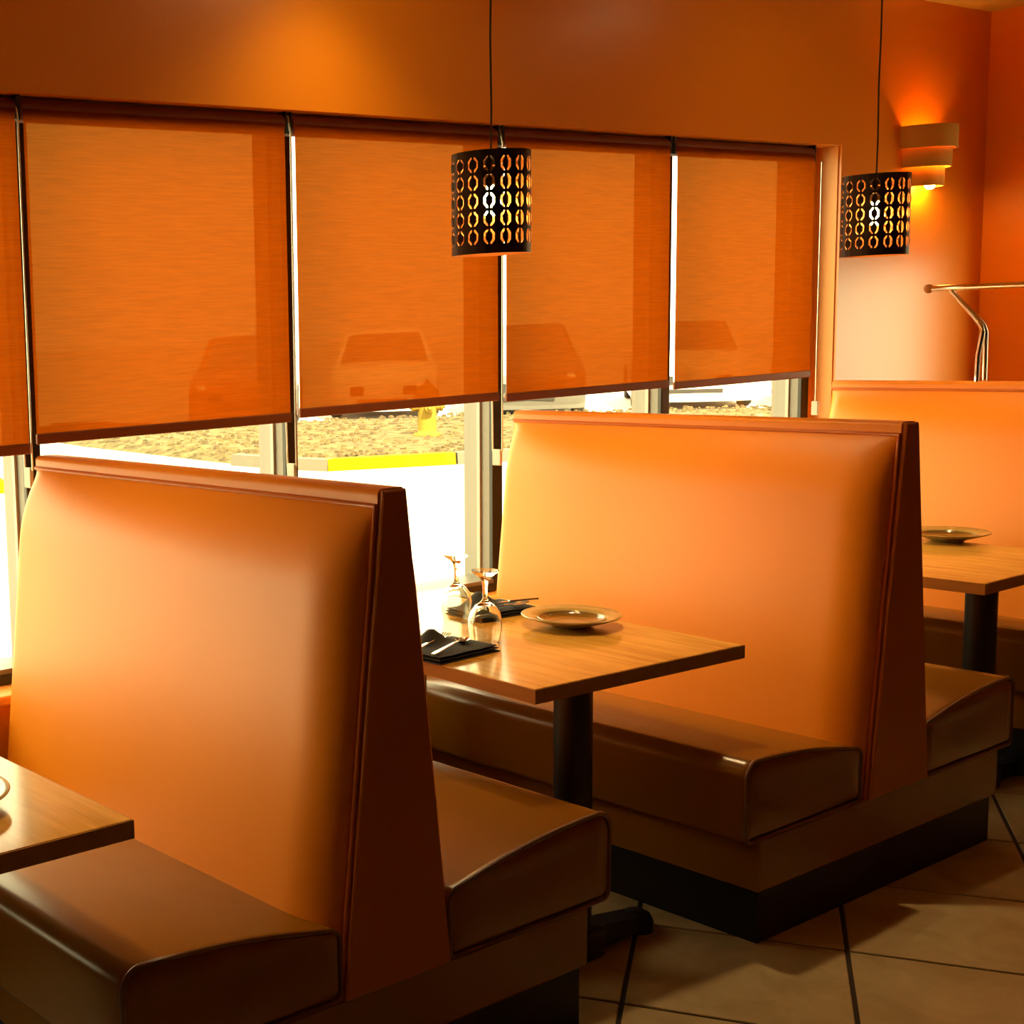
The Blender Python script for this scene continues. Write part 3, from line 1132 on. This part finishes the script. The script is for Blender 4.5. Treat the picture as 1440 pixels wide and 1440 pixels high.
def bed(poly, z, seed, label, n):
    random.seed(seed)
    m = MB()
    N = len(poly)
    cx, cy = sum(p[0] for p in poly) / N, sum(p[1] for p in poly) / N
    K = 7
    vs = []
    for k in range(K + 1):
        q = 1 - k / K
        for (x, y) in poly:
            vs.append((cx + (x - cx) * q, cy + (y - cy) * q, z * (0 if k == 0 else 1) + (.03 * random.random() if 0 < k else -.01)))
    fs = []
    for k in range(K):
        for a in range(N):
            a2 = (a + 1) % N
            fs.append((k * N + a, k * N + a2, (k + 1) * N + a2, (k + 1) * N + a))
    m.add(vs, fs)
    xs, ys = [p[0] for p in poly], [p[1] for p in poly]

    def inside(x, y):
        c = False
        for i in range(N):
            a, b = poly[i], poly[(i + 1) % N]
            if (a[1] > y) != (b[1] > y) and x < (b[0] - a[0]) * (y - a[1]) / (b[1] - a[1]) + a[0]:
                c = not c
        return c
    for _ in range(n):
        x, y = random.uniform(min(xs), max(xs)), random.uniform(min(ys), max(ys))
        if not inside(x, y):
            continue
        s = random.uniform(.02, .055)
        a = random.uniform(0, PI)
        pts = [(x + s * math.cos(a + q * PI / 2) * random.uniform(.7, 1), y + s * math.sin(a + q * PI / 2) * random.uniform(.7, 1), z + .005) for q in range(4)]
        o = [(p[0] * .6 + x * .4, p[1] * .6 + y * .4, z + s * .75) for p in pts]
        m.add(pts + o, [(0, 1, 5, 4), (1, 2, 6, 5), (2, 3, 7, 6), (3, 0, 4, 7), (4, 5, 6, 7)], 1 if random.random() < .3 else 0)
    o = m.build('gravel_bed', [M_GRAVEL, mat('dark_gravel', (.05, .033, .014), .95)])
    return tag(o, label, 'gravel', kind='stuff')


bed([(8.95, 8.55), (9.9, 8.1), (11.4, 7.4), (13.6, 6.5), (17.5, 5.2), (19.5, 8.5), (15.6, 12.4), (13.0, 13.9), (12.0, 15.0), (11.2, 17.5), (9.9, 17.5), (9.2, 14.0), (8.8, 10.2)], .10, 3, 'tan gravel bed around the fire hydrant', 6500)
bed([(5.55, 9.75), (5.7, 12.5), (5.0, 15.5), (-6, 16), (-6, 10.3), (0, 9.9)], .10, 5, 'tan gravel bed seen through the leftmost window', 4000)


def kerb(pts, label, m_, h=.125, wd=.15):
    k = MB()
    n = len(pts)
    vs, fs = [], []
    for i, p in enumerate(pts):
        a, b = Vector(pts[max(i - 1, 0)]), Vector(pts[min(i + 1, n - 1)])
        t = (b - a).normalized()
        q = Vector((-t.y, t.x)) * wd
        vs += [(p[0], p[1], -.01), (p[0] + q.x * .12, p[1] + q.y * .12, h), (p[0] + q.x, p[1] + q.y, h + .004), (p[0] + q.x, p[1] + q.y, -.01)]
    for i in range(n - 1):
        for q in range(4):
            fs.append((i * 4 + q, i * 4 + (q + 1) % 4, i * 4 + 4 + (q + 1) % 4, i * 4 + 4 + q))
    fs += [(0, 1, 2, 3), tuple((n - 1) * 4 + q for q in range(4))]
    return tag(k.add(vs, fs).build('kerb', m_), label, 'kerb')


kerb([(8.86, 8.42), (9.55, 8.09), (10.22, 7.78)], 'yellow painted kerb in front of the fire hydrant', M_YELLOW)
kerb([(8.65, 9.9), (8.72, 8.9), (8.84, 8.43)], 'unpainted kerb turning the corner of the gravel bed', M_CONC)
kerb([(10.24, 7.77), (11.3, 7.3), (13.5, 6.4), (17.5, 5.1)], 'unpainted kerb right of the yellow one', M_CONC)
kerb([(-6, 10.2), (0, 9.75), (3.6, 9.66), (5.5, 9.62)], 'yellow painted kerb seen through the leftmost window', M_YELLOW)

hy = tag(empty('fire_hydrant', (11.95, 9.85, .10), -2.2), 'yellow fire hydrant on the gravel outside', 'hydrant')
MB().lathe([(0, 0), (.19, 0), (.19, .035), (.15, .045), (.125, .07), (.12, .10), (.12, .50), (.0, .50)], 24).build('barrel', M_HYD, hy, True)
MB().lathe([(.12, .495), (.17, .50), (.17, .535), (.145, .545), (.14, .60), (.11, .66), (.05, .70), (.025, .71), (.025, .75), (0, .75)], 24).build('bonnet', M_HYD, hy, True)
for a in (0, PI / 2, -PI / 2):
    n_ = MB().lathe([(0, .23), (.03, .23), (.03, .205), (.065, .20), (.065, .165), (.055, .16), (.055, .08), (0, .08)], 20)
    n_.xf(Matrix.Translation((0, 0, .40)) @ Matrix.Rotation(a, 4, 'Z') @ Matrix.Rotation(PI / 2, 4, 'Y'))
    n_.build('nozzle_cap', M_HYD, hy, True)
for k in range(6):
    a = 2 * PI * k / 6
    MB().lathe([(0, .055), (.014, .055), (.016, .035), (0, .035)], 6, (.165 * math.cos(a), .165 * math.sin(a), 0)).build('bolt', M_HYD, hy)


def car(px, py, rz, col, label, L=4.5, Wd=1.8, H=1.48):
    r = tag(empty('car', (px, py, 0), rz), label, 'car', 'cars parked beyond the gravel bed')
    paint = mat('car_paint', col, .25, coat=.6)
    dark = M_CARGLASS
    # front of the car faces local -Y; origin under the front bumper
    side = [(.0, .22), (-.0, .55), (.05, .68), (.30, .80), (1.15, .93), (1.45, .97), (L - 1.0, .98), (L - .15, .95), (L - .02, .78), (L, .45), (L - .06, .15), (.06, .13)]
    sec = [(-1, .0), (-.97, .85), (-.85, 1.0), (.85, 1.0), (.97, .85), (1, .0)]
    b = MB()
    vs, fs = [], []
    xs = (-.5, -.49, -.44, -.3, 0, .3, .44, .49, .5)
    ins = (.16, .07, .02, 0, -.03, 0, .02, .07, .16)
    for x, e in zip(xs, ins):
        for (y, z) in side:
            yy = y + e * (1 if y < L / 2 else -1)
            zz = z - (e * .35 if z > .5 else -e * .1)
            vs.append((x * Wd, yy, zz))
    n = len(side)
    for i in range(len(xs) - 1):
        for k in range(n):
            k2 = (k + 1) % n
            fs.append((i * n + k, i * n + k2, (i + 1) * n + k2, (i + 1) * n + k))
    fs += [tuple(range(n)), tuple((len(xs) - 1) * n + k for k in range(n))]
    b.add(vs, fs).build('body', paint, r, True, 35)
    # cabin
    def loft(z0, z1, a, c, w0, w1, mm, nm):
        v = [(-w0, a[0], z0), (w0, a[0], z0), (w0, c[0], z0), (-w0, c[0], z0), (-w1, a[1], z1), (w1, a[1], z1), (w1, c[1], z1), (-w1, c[1], z1)]
        return MB().add(v, [(0, 1, 2, 3), (4, 5, 6, 7), (0, 1, 5, 4), (1, 2, 6, 5), (2, 3, 7, 6), (3, 0, 4, 7)]).build(nm, mm, r)
    loft(.93, H - .05, (1.2, 1.95), (L - .35, L - .95), Wd * .44, Wd * .36, dark, 'windows')
    loft(H - .06, H, (1.93, 2.1), (L - .92, L - 1.1), Wd * .37, Wd * .33, paint, 'roof')
    for s in (-1, 1):
        MB().add([(s * Wd * .455, 1.18, .92), (s * Wd * .42, 1.18, .92), (s * Wd * .34, 1.95, H - .04), (s * Wd * .375, 1.95, H - .04)], [(0, 1, 2, 3)]).build('pillar', paint, r)
        MB().sphere((s * Wd * .37, .13, .64), .11, 14, .55).build('headlight', M_CARLIGHT, r, True)
        for yy in (.85, L - .85):
            t = MB().lathe([(.0, -.09), (.20, -.09), (.30, -.10), (.33, -.07), (.33, .07), (.30, .10), (.20, .09), (0, .09)], 24)
            t.xf(Matrix.Translation((s * (Wd / 2 - .08), yy, .33)) @ Matrix.Rotation(PI / 2, 4, 'Y'))
            wh = t.build('wheel', M_TYRE, r, True)
            t = MB().lathe([(0, -.012), (.19, -.012), (.20, .0), (0, .012)], 20)
            t.xf(Matrix.Translation((s * (Wd / 2 + .015), yy, .33)) @ Matrix.Rotation(PI / 2, 4, 'Y'))
            t.build('hubcap', M_SILVER, wh, True)
    MB().box(-.55, .55, -.012, .10, .40, .56, .01).build('grille', M_TYRE, r)
    MB().box(-.42, .42, -.035, .10, .27, .34, .01).build('lower_intake', M_TYRE, r)
    return r


M_CARGLASS = mat('car_glass', (.16, .17, .165), .08)  # lightened base colour stands in for sky reflected in the windows
M_CARLIGHT = mat('headlight_glass', (.75, .74, .70), .1)
M_TYRE = mat('black_rubber', (.012, .012, .012), .8)
car(12.95, 14.9, -.75, (.33, .09, .05), 'red car beyond the gravel, left of the white one')
car(15.2, 13.9, -.80, (.75, .74, .70), 'white car beyond the gravel, left of the fire hydrant')
car(16.4, 11.9, -.85, (.10, .095, .085), 'dark grey car beyond the gravel, right of the fire hydrant')
car(18.9, 10.6, -.90, (.62, .60, .55), 'silver car seen over the middle booth through the third window')
car(19.6, 8.3, -.95, (.78, .77, .72), 'white car seen over the middle booth through the rightmost window')
